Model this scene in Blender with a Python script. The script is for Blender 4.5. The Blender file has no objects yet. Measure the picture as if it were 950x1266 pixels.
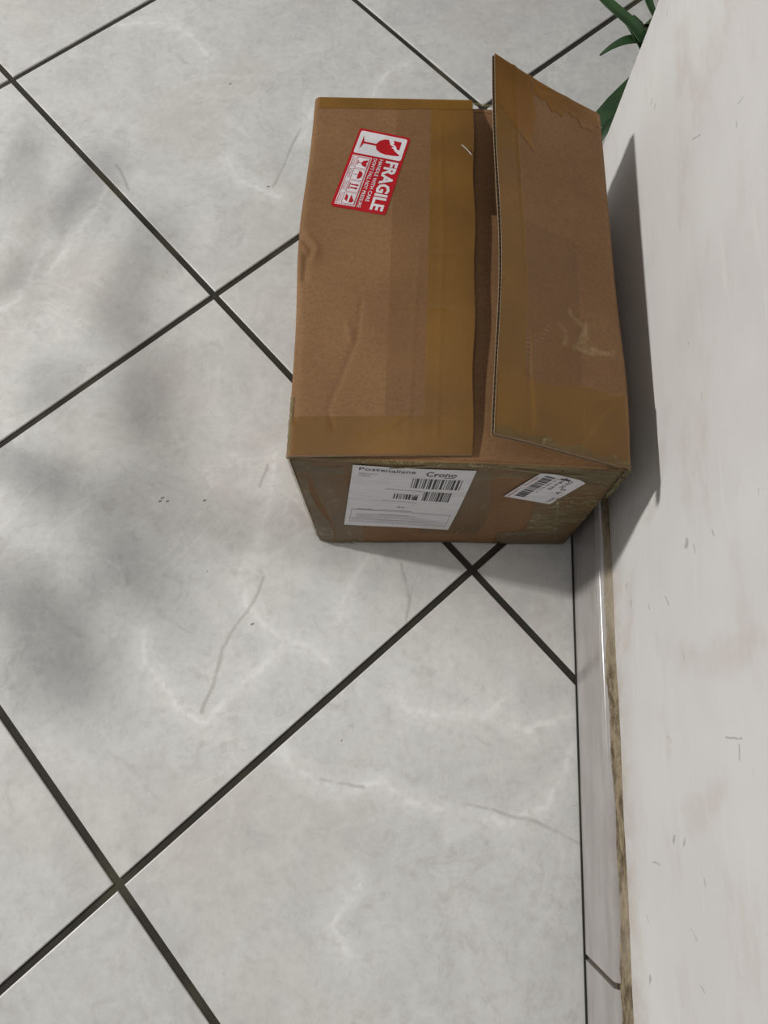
import bpy, math, random
from mathutils import Vector, Matrix
random.seed(7)
U = 0.45                      # one floor tile is 45 cm; lengths below are in tiles and scaled by U
scene = bpy.context.scene
col = scene.collection

# ------------------------------------------------------------------ camera
cam_d = bpy.data.cameras.new('camera'); cam = bpy.data.objects.new('camera', cam_d); col.objects.link(cam)
CAM = Vector((-0.44580599, 0.0242826, 1.5992981))
ROT = Matrix(((0.9984255, -0.0559593, 0.0038829), (0.0543832, 0.9486914, -0.3114916), (0.0137472, 0.3112123, 0.950241)))
cam.matrix_world = Matrix.Translation(CAM * U) @ ROT.to_4x4()
cam_d.sensor_fit = 'HORIZONTAL'; cam_d.sensor_width = 36.0; cam_d.lens = 863.198 / 950 * 36.0
cam_d.clip_start = 0.02
scene.camera = cam

# ------------------------------------------------------------------ world, lamp, exposure
scene.view_settings.view_transform = 'Standard'; scene.view_settings.look = 'None'
scene.view_settings.exposure = 0.0; scene.view_settings.gamma = 1.0; scene.view_settings.use_curve_mapping = False
world = bpy.data.worlds.new('room_light'); scene.world = world; world.use_nodes = True
bg = world.node_tree.nodes['Background']; bg.inputs[0].default_value = (0.95, 0.975, 1.0, 1); bg.inputs[1].default_value = 0.115
LAMP = Vector((-6.7, 1.5, 3.75))
ld = bpy.data.lights.new('room_lamp', 'POINT'); lo = bpy.data.objects.new('room_lamp', ld); col.objects.link(lo)
lo.location = LAMP * U; ld.energy = 312; ld.color = (1.0, 0.975, 0.935); ld.shadow_soft_size = 0.062
# added overhead fill, not a real fixture: broad soft light
ad = bpy.data.lights.new('overhead_fill', 'AREA'); ao = bpy.data.objects.new('overhead_fill', ad); col.objects.link(ao)
ao.location = Vector((-1.0, 1.3, 5.2)) * U; ad.shape = 'RECTANGLE'; ad.size = 1.6; ad.size_y = 1.6; ad.energy = 10.5; ad.color = (1, 0.99, 0.96)

# ------------------------------------------------------------------ pixel -> world helper (used to take measurements off the photograph)
def ray(px, py):
    d = ROT @ Vector(((px - 475) / 863.198, -(py - 633) / 863.198, -1.0)); return d
def Zp(px, py, z=0.0):
    d = ray(px, py); return CAM + d * ((z - CAM.z) / d.z)
def Xp(px, py, x):
    d = ray(px, py); return CAM + d * ((x - CAM.x) / d.x)
def Yp(px, py, y):
    d = ray(px, py); return CAM + d * ((y - CAM.y) / d.y)

# ------------------------------------------------------------------ mesh helpers
class MB:
    def __init__(s): s.v = []; s.f = []; s.m = []; s.sm = []
    def add(s, vs, fs, mi=0, smooth=False):
        b = len(s.v); s.v += [tuple(v) for v in vs]
        for f in fs: s.f.append([b + i for i in f]); s.m.append(mi); s.sm.append(smooth)
    def build(s, name, mats, parent=None, origin=(0, 0, 0)):
        o3 = Vector(origin)
        me = bpy.data.meshes.new(name)
        me.from_pydata([((Vector(v) - o3) * U)[:] for v in s.v], [], s.f)
        for mm in (mats if isinstance(mats, (list, tuple)) else [mats]): me.materials.append(mm)
        for p, mi, sm in zip(me.polygons, s.m, s.sm): p.material_index = mi; p.use_smooth = sm
        me.update(); me.validate()
        o = bpy.data.objects.new(name, me); col.objects.link(o)
        if parent:
            o.parent = parent; po = Vector((0, 0, 0)); q = parent
            while q: po += q.location; q = q.parent
            o.location = o3 * U - po
        else: o.location = o3 * U
        return o
def grid_faces(nu, nv, off=0, flip=False):
    fs = []
    for i in range(nu):
        for j in range(nv):
            a = off + i * (nv + 1) + j; q = [a, a + nv + 1, a + nv + 2, a + 1]
            fs.append(q[::-1] if flip else q)
    return fs
def snormal(surf, u, v):
    e = 1e-3; u0, u1 = max(u - e, 0), min(u + e, 1); v0, v1 = max(v - e, 0), min(v + e, 1)
    n = (surf(u1, v) - surf(u0, v)).cross(surf(u, v1) - surf(u, v0))
    return n.normalized() if n.length > 0 else Vector((0, 0, 1))
def solid(mb, surf, nu, nv, th, mi=0, off=0.0, us=None, vs=None, edge_mi=None):
    """closed slab: surface + its offset by th along the -normal"""
    us = us or [i / nu for i in range(nu + 1)]; vs = vs or [j / nv for j in range(nv + 1)]
    nu, nv = len(us) - 1, len(vs) - 1
    top = []; bot = []
    for u in us:
        for v in vs:
            p = surf(u, v); n = snormal(surf, u, v)
            top.append(p + n * off); bot.append(p + n * (off - th))
    N = len(top); em = mi if edge_mi is None else edge_mi
    mb.add(top + bot, grid_faces(nu, nv) + grid_faces(nu, nv, N, True), mi, True)
    e = []
    idx = lambda i, j: i * (nv + 1) + j
    ring = [idx(i, 0) for i in range(nu + 1)] + [idx(nu, j) for j in range(1, nv + 1)] + [idx(i, nv) for i in range(nu - 1, -1, -1)] + [idx(0, j) for j in range(nv - 1, 0, -1)]
    vv = [top[i] for i in ring] + [bot[i] for i in ring]; L = len(ring)
    mb.add(vv, [[k, L + k, L + (k + 1) % L, (k + 1) % L] for k in range(L)], em, False)
def sheet(mb, surf, u0, u1, v0, v1, nu, nv, off, mi=0, edge=None):
    vs = []
    for i in range(nu + 1):
        for j in range(nv + 1):
            a, b = i / nu, j / nv
            u = u0 + (u1 - u0) * a; v = v0 + (v1 - v0) * b
            if edge: u, v = edge(u, v, a, b)
            u = min(max(u, 0), 1); v = min(max(v, 0), 1)
            vs.append(surf(u, v) + snormal(surf, u, v) * off)
    mb.add(vs, grid_faces(nu, nv), mi, True)
def box(mb, x0, x1, y0, y1, z0, z1, mi=0):
    v = [(x, y, z) for x in (x0, x1) for y in (y0, y1) for z in (z0, z1)]
    mb.add(v, [(0, 1, 3, 2), (4, 6, 7, 5), (0, 4, 5, 1), (2, 3, 7, 6), (0, 2, 6, 4), (1, 5, 7, 3)], mi)
def tag(o, label=None, cat=None, group=None, kind=None):
    for k, v in (('label', label), ('category', cat), ('group', group), ('kind', kind)):
        if v: o[k] = v
    return o
def empty(name, loc):
    o = bpy.data.objects.new(name, None); o.empty_display_size = 0.05; o.location = Vector(loc) * U; col.objects.link(o); return o

# ------------------------------------------------------------------ node helpers
def S(c): return tuple(((x / 255) / 12.92 if x / 255 <= 0.04045 else ((x / 255 + 0.055) / 1.055) ** 2.4) for x in c) + (1,)
class NT:
    def __init__(s, name):
        s.mat = bpy.data.materials.new(name); s.mat.use_nodes = True; s.t = s.mat.node_tree; s.t.nodes.clear()
        s.out = s.t.nodes.new('ShaderNodeOutputMaterial'); s.p = s.t.nodes.new('ShaderNodeBsdfPrincipled')
        s.t.links.new(s.p.outputs[0], s.out.inputs[0])
    def n(s, ty, **kw):
        nd = s.t.nodes.new(ty)
        for k, v in kw.items(): setattr(nd, k, v)
        return nd
    def put(s, sock, v):
        if isinstance(v, bpy.types.NodeSocket): s.t.links.new(v, sock)
        elif v is not None: sock.default_value = v
    def pos(s):
        if not hasattr(s, '_pos'): s._pos = s.n('ShaderNodeNewGeometry').outputs['Position']
        return s._pos
    def objc(s): return s.n('ShaderNodeTexCoord').outputs['Object']
    def math(s, op, a, b=None, c=None, clamp=False):
        nd = s.n('ShaderNodeMath', operation=op, use_clamp=clamp); s.put(nd.inputs[0], a)
        if b is not None: s.put(nd.inputs[1], b)
        if c is not None: s.put(nd.inputs[2], c)
        return nd.outputs[0]
    def vmath(s, op, a, b=None):
        nd = s.n('ShaderNodeVectorMath', operation=op); s.put(nd.inputs[0], a)
        if b is not None: s.put(nd.inputs[3] if op == 'SCALE' else nd.inputs[1], b)
        return nd.outputs[0]
    def noise(s, vec, scale, detail=4, rough=0.5, dist=0.0, color=False, dims='3D'):
        nd = s.n('ShaderNodeTexNoise', noise_dimensions=dims); s.put(nd.inputs['Vector'], vec)
        nd.inputs['Scale'].default_value = scale; nd.inputs['Detail'].default_value = detail
        nd.inputs['Roughness'].default_value = rough; nd.inputs['Distortion'].default_value = dist
        return nd.outputs['Color' if color else 'Fac']
    def scale(s, vec, sc, rot=(0, 0, 0)):
        nd = s.n('ShaderNodeMapping'); s.put(nd.inputs[0], vec); nd.inputs['Scale'].default_value = sc; nd.inputs['Rotation'].default_value = rot
        return nd.outputs[0]
    def ramp(s, v, a, b, lo=0.0, hi=1.0, smooth=True):
        nd = s.n('ShaderNodeMapRange', interpolation_type='SMOOTHSTEP' if smooth else 'LINEAR'); s.put(nd.inputs[0], v)
        nd.inputs[1].default_value = a; nd.inputs[2].default_value = b; nd.inputs[3].default_value = lo; nd.inputs[4].default_value = hi
        return nd.outputs[0]
    def mix(s, f, a, b, mode='MIX'):
        nd = s.n('ShaderNodeMix', data_type='RGBA', blend_type=mode); s.put(nd.inputs[0], f); s.put(nd.inputs[6], a); s.put(nd.inputs[7], b)
        return nd.outputs[2]
    def bump(s, h, strength, dist=0.001, base=None):
        nd = s.n('ShaderNodeBump'); nd.inputs['Strength'].default_value = strength; nd.inputs['Distance'].default_value = dist
        s.put(nd.inputs['Height'], h)
        if base: s.put(nd.inputs['Normal'], base)
        return nd.outputs[0]
    def set(s, **kw):
        for k, v in kw.items(): s.put(s.p.inputs[k.replace('_', ' ')], v)
        return s.mat

_seg = None
def seg_group():
    """node group: distance from a point to a segment"""
    global _seg
    if _seg: return _seg
    g = bpy.data.node_groups.new('segment_distance', 'ShaderNodeTree'); _seg = g
    for nm in ('P', 'A', 'B'): g.interface.new_socket(nm, in_out='INPUT', socket_type='NodeSocketVector')
    g.interface.new_socket('D', in_out='OUTPUT', socket_type='NodeSocketFloat')
    gi = g.nodes.new('NodeGroupInput'); go = g.nodes.new('NodeGroupOutput'); L = g.links.new
    def vm(op, a, b=None, k=0):
        n = g.nodes.new('ShaderNodeVectorMath'); n.operation = op; L(a, n.inputs[0])
        if b is not None: L(b, n.inputs[3] if op == 'SCALE' else n.inputs[1])
        return n.outputs[k]
    pa = vm('SUBTRACT', gi.outputs[0], gi.outputs[1]); ba = vm('SUBTRACT', gi.outputs[2], gi.outputs[1])
    d1 = vm('DOT_PRODUCT', pa, ba, 1); d2 = vm('DOT_PRODUCT', ba, ba, 1)
    dv = g.nodes.new('ShaderNodeMath'); dv.operation = 'DIVIDE'; dv.use_clamp = True; L(d1, dv.inputs[0]); L(d2, dv.inputs[1])
    pr = vm('SCALE', ba, dv.outputs[0]); df = vm('SUBTRACT', pa, pr); ln = vm('LENGTH', df, None, 1)
    L(ln, go.inputs[0]); return g
def polys(nt, vec, lines, flat=None):
    """minimum distance (m) to a set of polylines given in tiles"""
    cur = None
    for pl in lines:
        for a, b in zip(pl[:-1], pl[1:]):
            n = nt.n('ShaderNodeGroup'); n.node_tree = seg_group(); nt.put(n.inputs[0], vec)
            n.inputs[1].default_value = Vector(a) * U; n.inputs[2].default_value = Vector(b) * U
            cur = n.outputs[0] if cur is None else nt.math('MINIMUM', cur, n.outputs[0])
    return cur

# ------------------------------------------------------------------ materials
G0 = Vector((-0.93833415, 1.13097671, 0)); GA = Vector((0.70115551, -0.71300838, 0)); GB = Vector((0.71302753, 0.70117435, 0))
def tile_of(p):
    d = p - G0; det = GA.x * GB.y - GA.y * GB.x
    return math.floor((d.x * GB.y - d.y * GB.x) / det), math.floor((GA.x * d.y - GA.y * d.x) / det)
def mat_tile(cell=None):
    t = NT('marbled_grey_tile'); P = t.pos()
    wob = t.vmath('SCALE', t.vmath('SUBTRACT', t.noise(P, 16, 5, 0.65, color=True), (0.5, 0.5, 0.5)), 0.030)
    W = t.vmath('ADD', P, wob)
    F = lambda pts: [Zp(x, y) for x, y in pts]
    pale = [F(p) for p in (
        [(345, 905), (362, 945), (398, 968), (432, 984), (470, 966), (505, 985), (560, 1004), (622, 1015), (676, 995), (698, 955), (706, 915)],
        [(560, 1022), (600, 1010)],
        [(489, 850), (500, 874), (542, 884), (602, 884), (624, 866)], [(624, 890), (660, 902), (704, 884)],
        [(338, 560), (332, 620), (315, 670), (297, 712), (303, 745), (345, 782), (400, 815)],
        [(178, 780), (182, 820), (205, 860), (252, 893), (300, 845), (350, 800)],
        [(395, 120), (385, 150), (372, 175)], [(280, 195), (300, 225), (345, 242)], [(20, 360), (60, 340), (150, 210)],
        [(455, 690), (425, 730), (420, 775)], [(440, 1090), (415, 1140), (430, 1180)], [(60, 300), (20, 370), (0, 380)],
        [(540, 60), (480, 90), (450, 140)], [(150, 30), (210, 25), (260, 70)])]
    dark = [F(p) for p in ([(398, 963), (450, 975)], [(545, 985), (600, 1000), (665, 1015), (716, 1042)], [(326, 712), (312, 745), (275, 800), (262, 850), (250, 880)],
                           [(372, 160), (352, 200), (338, 232)], [(145, 205), (160, 235)], [(497, 700), (507, 740), (503, 765)], [(330, 575), (322, 600)])]
    cut = lambda L: [[a, b] for pl in L for a, b in zip(pl[:-1], pl[1:]) if tile_of((a + b) / 2) == cell]
    pale, dark = cut(pale), cut(dark)
    specks = [q for q in (Zp(x, y) for (x, y) in ((200, 616), (206, 620), (197, 620), (311, 772), (284, 104), (331, 231), (252, 619))) if tile_of(q) == cell]
    if cell and not (pale or dark or specks): bpy.data.materials.remove(t.mat); return None
    dp = polys(t, W, pale); dd = polys(t, t.vmath('ADD', P, t.vmath('SCALE', wob, 0.45)), dark)
    big = t.noise(P, 3.2, 4, 0.55, 0.4); mid = t.noise(P, 13, 6, 0.62, 0.8); fine = t.noise(P, 120, 4, 0.6)
    # generic faint veins
    v1 = t.math('ABSOLUTE', t.math('SUBTRACT', t.noise(P, 5.0, 6, 0.6, 1.2), 0.5))
    v2 = t.math('ABSOLUTE', t.math('SUBTRACT', t.noise(t.vmath('ADD', P, (3.1, 1.7, 0)), 9.0, 6, 0.62, 0.8), 0.5))
    g1 = t.math('MULTIPLY', t.ramp(v1, 0.022, 0.0), t.ramp(big, 0.42, 0.62)); g2 = t.math('MULTIPLY', t.ramp(v2, 0.012, 0.0), t.ramp(mid, 0.55, 0.42))
    c = t.mix(t.ramp(big, 0.3, 0.7), S((202, 202, 200)), S((212, 213, 210)))
    c = t.mix(t.ramp(mid, 0.36, 0.64, 0, 0.7), c, S((219, 219, 215)))
    c = t.mix(t.ramp(t.noise(P, 26, 7, 0.72, 1.2), 0.52, 0.72, 0, 0.6), c, S((183, 181, 178)))
    c = t.mix(t.ramp(t.noise(t.vmath('ADD', P, (9, 4, 0)), 5, 3), 0.48, 0.68, 0, 0.5), c, S((203, 195, 191)))
    c = t.mix(t.math('MULTIPLY', g1, 0.42), c, S((230, 230, 226))); c = t.mix(t.math('MULTIPLY', g2, 0.28), c, S((178, 174, 173)))
    vary = t.ramp(t.noise(P, 22, 3), 0.3, 0.65, 0.35, 1.0)
    if dp: c = t.mix(t.math('MULTIPLY', t.ramp(dp, 0.0050, 0.0008), t.math('MULTIPLY', vary, 0.95)), c, S((240, 240, 238)))
    if dp: c = t.mix(t.ramp(dp, 0.022, 0.002, 0, 0.45), c, S((234, 234, 231)))
    if dd: c = t.mix(t.math('MULTIPLY', t.ramp(dd, 0.0030, 0.0002), t.ramp(t.noise(P, 22, 3), 0.2, 0.6, 0.35, 0.6)), c, S((160, 157, 153)))
    c = t.mix(t.ramp(fine, 0.4, 0.75, 0, 0.35), c, S((190, 188, 186)))
    gr = t.noise(P, 55, 6, 0.75)
    c = t.mix(t.ramp(gr, 0.5, 0.72, 0, 0.45), c, S((186, 184, 181))); c = t.mix(t.ramp(gr, 0.5, 0.3, 0, 0.4), c, S((226, 227, 224)))
    # specks of dirt
    vo = t.n('ShaderNodeTexVoronoi'); t.put(vo.inputs['Vector'], t.vmath('ADD', P, t.vmath('SCALE', wob, 0.1))); vo.inputs['Scale'].default_value = 26
    sel = t.n('ShaderNodeSeparateColor'); t.put(sel.inputs[0], vo.outputs['Color'])
    sp = t.math('MULTIPLY', t.ramp(t.math('ADD', vo.outputs['Distance'], t.math('MULTIPLY', fine, 0.03)), 0.045, 0.032), t.ramp(sel.outputs[0], 0.86, 0.88))
    c = t.mix(t.math('MULTIPLY', sp, 0.75), c, S((96, 88, 82)))
    for q in specks:
        d = polys(t, P, [[q, q + Vector((0.004, 0.002, 0))]]); c = t.mix(t.ramp(d, 0.0013, 0.0006, 0, 0.8), c, S((80, 76, 70)))
    r = t.ramp(mid, 0.3, 0.7, 0.34, 0.46)
    b = t.bump(t.noise(P, 60, 5, 0.6), 0.12, 0.0015)
    return t.set(Base_Color=c, Roughness=r, Normal=b, Specular_IOR_Level=0.4)
def mat_grout():
    t = NT('dark_grout'); P = t.pos()
    c = t.mix(t.noise(P, 90, 5, 0.7), S((28, 26, 22)), S((56, 53, 44)))
    c = t.mix(t.ramp(t.noise(P, 11, 3), 0.5, 0.7, 0, 0.5), c, S((84, 82, 62)))
    return t.set(Base_Color=c, Roughness=0.85, Normal=t.bump(t.noise(P, 500, 3), 0.5, 0.0008))
def mat_wall():
    t = NT('scuffed_white_wall_paint'); P = t.pos()
    sep = t.n('ShaderNodeSeparateXYZ'); t.put(sep.inputs[0], P)
    st = t.scale(P, (1, 1, 3.0))
    c = t.mix(t.ramp(t.noise(P, 3, 4, 0.6), 0.35, 0.65), S((207, 204, 204)), S((216, 215, 214)))
    c = t.mix(t.ramp(t.noise(t.scale(P, (1, 1, 2.6)), 7, 5, 0.65), 0.52, 0.75, 0, 0.45), c, S((190, 178, 172)))
    c = t.mix(t.ramp(t.noise(t.scale(P, (1, 0.5, 5)), 22, 5, 0.6), 0.58, 0.74, 0, 0.5), c, S((222, 221, 218)))
    # dingy band low down by the skirting
    low = t.ramp(sep.outputs['Z'], 0.085 + 0.0, 0.135, 1, 0)
    c = t.mix(t.math('MULTIPLY', low, t.ramp(t.noise(P, 30, 4, 0.7), 0.3, 0.7, 0.05, 0.5)), c, S((172, 158, 142)))
    # thin short dark scratches
    k = t.noise(t.scale(P, (1, 14, 95)), 4.2, 2, 0.5)
    k = t.math('MULTIPLY', t.ramp(k, 0.745, 0.79), t.ramp(t.noise(P, 16, 2), 0.45, 0.6))
    c = t.mix(t.math('MULTIPLY', k, 0.55), c, S((120, 116, 112)))
    WX = lambda pts: [Xp(x, y, 0.027) for x, y in pts]
    marks = [WX(p) for p in ([(823, 737), (827, 748)], [(802, 747), (804, 753)], [(881, 656), (883, 663)], [(858, 673), (860, 684)], [(914, 920), (915, 941)],
             [(911, 150), (911, 158)], [(857, 172), (866, 167)], [(855, 1149), (862, 1163)], [(867, 1218), (871, 1226)], [(826, 10), (825, 20)], [(871, 1085), (873, 1094)],
             [(826, 911), (831, 918)], [(919, 120), (913, 128)], [(800, 1132), (802, 1140)], [(808, 1066), (816, 1068)], [(898, 912), (918, 912)], [(938, 605), (938, 612)], [(845, 805), (846, 815)])]
    d = polys(t, t.vmath('ADD', P, t.vmath('SCALE', t.vmath('SUBTRACT', t.noise(P, 80, 2, color=True), (0.5, 0.5, 0.5)), 0.003)), marks)
    c = t.mix(t.ramp(d, 0.0010, 0.0002, 0, 0.5), c, S((112, 112, 106)))
    for (x, y, rr) in ((849, 674, 0.0035), (804, 1214, 0.003), (833, 1041, 0.003), (780, 748, 0.002), (806, 128, 0.0018), (810, 135, 0.0016), (846, 1044, 0.002), (775, 725, 0.0016)):
        q = Xp(x, y, 0.027); dq = polys(t, t.vmath('ADD', P, t.vmath('SCALE', t.vmath('SUBTRACT', t.noise(P, 150, 3, color=True), (0.5, 0.5, 0.5)), 0.006)), [[q, q + Vector((0, 0.006, 0.004))]])
        c = t.mix(t.ramp(dq, rr, rr * 0.3, 0, 0.5), c, S((120, 118, 112)))
    # rusty smears
    sm = [WX(p) for p in ([(850, 1010), (878, 1008), (890, 985)], [(845, 812), (880, 812), (915, 800), (938, 775)], [(800, 640), (812, 610), (818, 560)], [(780, 730), (775, 790)])]
    d2 = polys(t, t.vmath('ADD', P, t.vmath('SCALE', t.vmath('SUBTRACT', t.noise(P, 18, 4, 0.7, color=True), (0.5, 0.5, 0.5)), 0.05)), sm)
    c = t.mix(t.ramp(d2, 0.016, 0.001, 0, 0.22), c, S((184, 166, 152)))
    b = t.bump(t.noise(t.scale(P, (1, 0.5, 1.6)), 22, 4, 0.55), 0.18, 0.004)
    b = t.bump(t.noise(P, 380, 3), 0.08, 0.001, b)
    return t.set(Base_Color=c, Roughness=0.55, Normal=b, Specular_IOR_Level=0.35)
def mat_skirting():
    t = NT('glazed_skirting_tile'); P = t.pos()
    c = t.mix(t.ramp(t.noise(t.scale(P, (1, 1.2, 4)), 9, 5, 0.6), 0.35, 0.65), S((156, 150, 148)), S((172, 167, 165)))
    c = t.mix(t.ramp(t.noise(t.scale(P, (1, 1.0, 7)), 17, 6, 0.7), 0.58, 0.72, 0, 0.5), c, S((140, 130, 130)))
    return t.set(Base_Color=c, Roughness=0.2, Specular_IOR_Level=0.6, Normal=t.bump(t.noise(P, 30, 3), 0.08, 0.001))
def mat_caulk():
    t = NT('dirty_sealant'); P = t.pos()
    s2 = t.scale(P, (5, 1, 3))
    c = t.mix(t.ramp(t.noise(s2, 60, 6, 0.75), 0.35, 0.65), S((88, 74, 54)), S((156, 142, 116)))
    c = t.mix(t.ramp(t.noise(P, 9, 3), 0.5, 0.7, 0, 0.7), c, S((168, 158, 140)))
    c = t.mix(t.ramp(t.noise(P, 240, 4, 0.7), 0.62, 0.72, 0, 0.7), c, S((58, 46, 34)))
    return t.set(Base_Color=c, Roughness=0.8, Normal=t.bump(t.noise(P, 260, 5, 0.7), 0.7, 0.002))
def mat_kraft(name='kraft_cardboard', marks=None, tint=0.0, dark=False):
    t = NT(name); P = t.pos()
    A, B, D = ((104, 74, 50), (118, 85, 58), (124, 92, 62)) if dark else ((124, 92, 62), (138, 104, 72), (147, 113, 80))
    c = t.mix(t.ramp(t.noise(P, 10, 4, 0.6), 0.3, 0.7), S(A), S(B))
    c = t.mix(t.ramp(t.noise(t.scale(P, (14, 60, 14)), 5, 4, 0.7), 0.4, 0.75, 0, 0.30), c, S(D))
    c = t.mix(t.ramp(t.noise(P, 420, 4, 0.7), 0.42, 0.7, 0, 0.45), c, S(tuple(int(k * 0.8) for k in A)))
    for lines, w, amt, cc in (marks or []):
        q = t.vmath('ADD', P, t.vmath('SCALE', t.vmath('SUBTRACT', t.noise(P, 70, 4, 0.7, color=True), (0.5, 0.5, 0.5)), w * 2.2))
        d = polys(t, q, lines); brk = t.ramp(t.noise(P, 160, 4, 0.7), 0.36, 0.62, 0.2, 1)
        c = t.mix(t.math('MULTIPLY', t.ramp(d, w, w * 0.15, 0, amt), brk), c, S(cc))
    b = t.bump(t.noise(t.scale(P, (1, 6, 1)), 90, 4, 0.6), 0.15, 0.0006)
    b = t.bump(t.noise(P, 900, 2), 0.12, 0.0004, b)
    return t.set(Base_Color=c, Roughness=0.78, Normal=b, Specular_IOR_Level=0.25)
def mat_flute():
    t = NT('raw_cardboard_edge'); P = t.pos()
    c = t.mix(t.noise(P, 300, 3), S((120, 100, 76)), S((168, 154, 130)))
    return t.set(Base_Color=c, Roughness=0.9)
def mat_tape(name, colr, alpha, rough, wrinkle, streak=None, sscale=(1, 1, 1), amt=0.5):
    t = NT(name); P = t.pos()
    s3 = t.scale(P, sscale)
    n1 = t.noise(s3, 26, 5, 0.65, 1.5)
    rid = t.math('ABSOLUTE', t.math('SUBTRACT', n1, 0.5)); line = t.ramp(rid, 0.028, 0.0)
    c = t.mix(t.ramp(t.noise(P, 14, 3), 0.35, 0.65), S(colr), S(tuple(int(k * 0.88) for k in colr)))
    al = alpha
    if streak:
        m = t.math('MULTIPLY', line, t.ramp(t.noise(P, 9, 2), 0.38, 0.6))
        c = t.mix(t.math('MULTIPLY', m, 0.9), c, S(streak))
        al = t.math('ADD', t.math('MULTIPLY', m, amt), t.ramp(t.noise(s3, 12, 4, 0.6), 0.35, 0.65, alpha * 0.55, alpha * 1.25), clamp=True)
    h = t.math('ADD', t.math('MULTIPLY', line, 0.8), t.noise(s3, 40, 4, 0.6))
    return t.set(Base_Color=c, Roughness=rough, Alpha=al, Normal=t.bump(h, wrinkle, 0.0015), Specular_IOR_Level=0.5)
def mat_plain(name, c, rough=0.5, **kw):
    t = NT(name); P = t.pos()
    cc = t.mix(t.ramp(t.noise(P, 45, 4, 0.6), 0.35, 0.65), S(c), S(tuple(min(255, int(k * 0.93)) for k in c)))
    return t.set(Base_Color=cc, Roughness=rough, **kw)
def mat_paper():
    t = NT('label_paper'); P = t.pos()
    w = t.noise(t.scale(P, (1, 1, 4)), 22, 4, 0.6, 1.0)
    c = t.mix(t.ramp(w, 0.4, 0.65, 0, 0.6), S((220, 219, 222)), S((203, 201, 203)))
    return t.set(Base_Color=c, Roughness=0.4, Normal=t.bump(w, 0.35, 0.002))
def mat_leaf():
    t = NT('plant_leaf'); O = t.pos()
    w = t.noise(O, 26, 3)
    c = t.mix(t.ramp(w, 0.35, 0.65), S((40, 66, 38)), S((54, 84, 46)))
    return t.set(Base_Color=c, Roughness=0.5, Specular_IOR_Level=0.5, Normal=t.bump(w, 0.2, 0.002))

M_tile, M_grout, M_wall, M_skirt, M_caulk = mat_tile(), mat_grout(), mat_wall(), mat_skirting(), mat_caulk()
M_kraft = mat_kraft(); M_inner = mat_kraft('kraft_inner', dark=False); M_flute = mat_flute()
M_amber = mat_tape('amber_parcel_tape', (146, 104, 36), 0.62, 0.42, 0.12)
M_amber2 = mat_tape('strong_amber_tape', (150, 102, 34), 0.70, 0.40, 0.25)
M_clear = mat_tape('wrinkled_clear_tape', (134, 120, 80), 0.46, 0.28, 0.6, (172, 162, 120), (0.45, 1, 1.3), 0.38)
M_clearV = mat_tape('creased_clear_tape', (128, 112, 78), 0.38, 0.28, 0.55, (164, 152, 112), (1.2, 1, 0.4), 0.36)
M_clear_top = mat_tape('thin_clear_tape', (140, 104, 60), 0.20, 0.42, 0.12)
M_paper = mat_paper()
M_ink = mat_plain('black_ink', (44, 44, 52), 0.5); M_inkg = mat_plain('grey_ink', (128, 126, 136), 0.5)
M_red = mat_plain('red_print', (180, 2, 20), 0.45); M_white = mat_plain('white_print', (224, 220, 224), 0.4); M_pink = mat_plain('faded_red_ink', (176, 92, 92), 0.5)
M_leaf = mat_leaf(); M_pot = mat_plain('terracotta', (150, 92, 66), 0.8); M_soil = mat_plain('potting_soil', (48, 36, 28), 0.95); M_stem = mat_plain('plant_stem', (70, 84, 46), 0.6)

# ------------------------------------------------------------------ floor: grout bed with single tiles
XW = 0.027; YC = 1.425            # wall face, far corner of the wall
bed = MB(); box(bed, -5.2, 3.2, -2.6, 5.2, -0.05, -0.0045)
floor = tag(bed.build('floor', M_grout), kind='structure')
gw = 0.0080
def tile_mesh():
    mb = MB(); prof = [(gw, -0.03), (gw, -0.0028), (gw + 0.0010, -0.0008), (gw + 0.0026, 0.0)]
    rings = []
    for m, z in prof:
        rings.append([GA * a + GB * b + Vector((0, 0, z)) for a, b in ((m, m), (1 - m, m), (1 - m, 1 - m), (m, 1 - m))])
    vs = [p for r in rings for p in r]; fs = []
    for k in range(len(prof) - 1):
        for i in range(4):
            fs.append([k * 4 + i, k * 4 + (i + 1) % 4, (k + 1) * 4 + (i + 1) % 4, (k + 1) * 4 + i])
    n = (len(prof) - 1) * 4; fs.append([n, n + 1, n + 2, n + 3]); fs.append([3, 2, 1, 0])
    mb.add(vs, fs); return mb
first = None
for i in range(-5, 7):
    for j in range(-5, 7):
        c = G0 + GA * (i + 0.5) + GB * (j + 0.5)
        if not (-4.0 < c.x < 2.4 and -1.9 < c.y < 4.4): continue
        p = G0 + GA * i + GB * j
        if first is None:
            first = tile_mesh().build('tile', M_tile, floor, origin=(0, 0, 0)); o = first
        else:
            o = bpy.data.objects.new('tile', first.data); o.parent = floor; col.objects.link(o)
        mm = mat_tile((i, j)) if abs(c.x + 0.4) < 1.6 and -1.0 < c.y < 2.6 else None
        if mm: o.material_slots[0].link = 'OBJECT'; o.material_slots[0].material = mm
        o.location = (p + Vector((0, 0, random.uniform(-0.0004, 0.0002)))) * U

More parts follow.
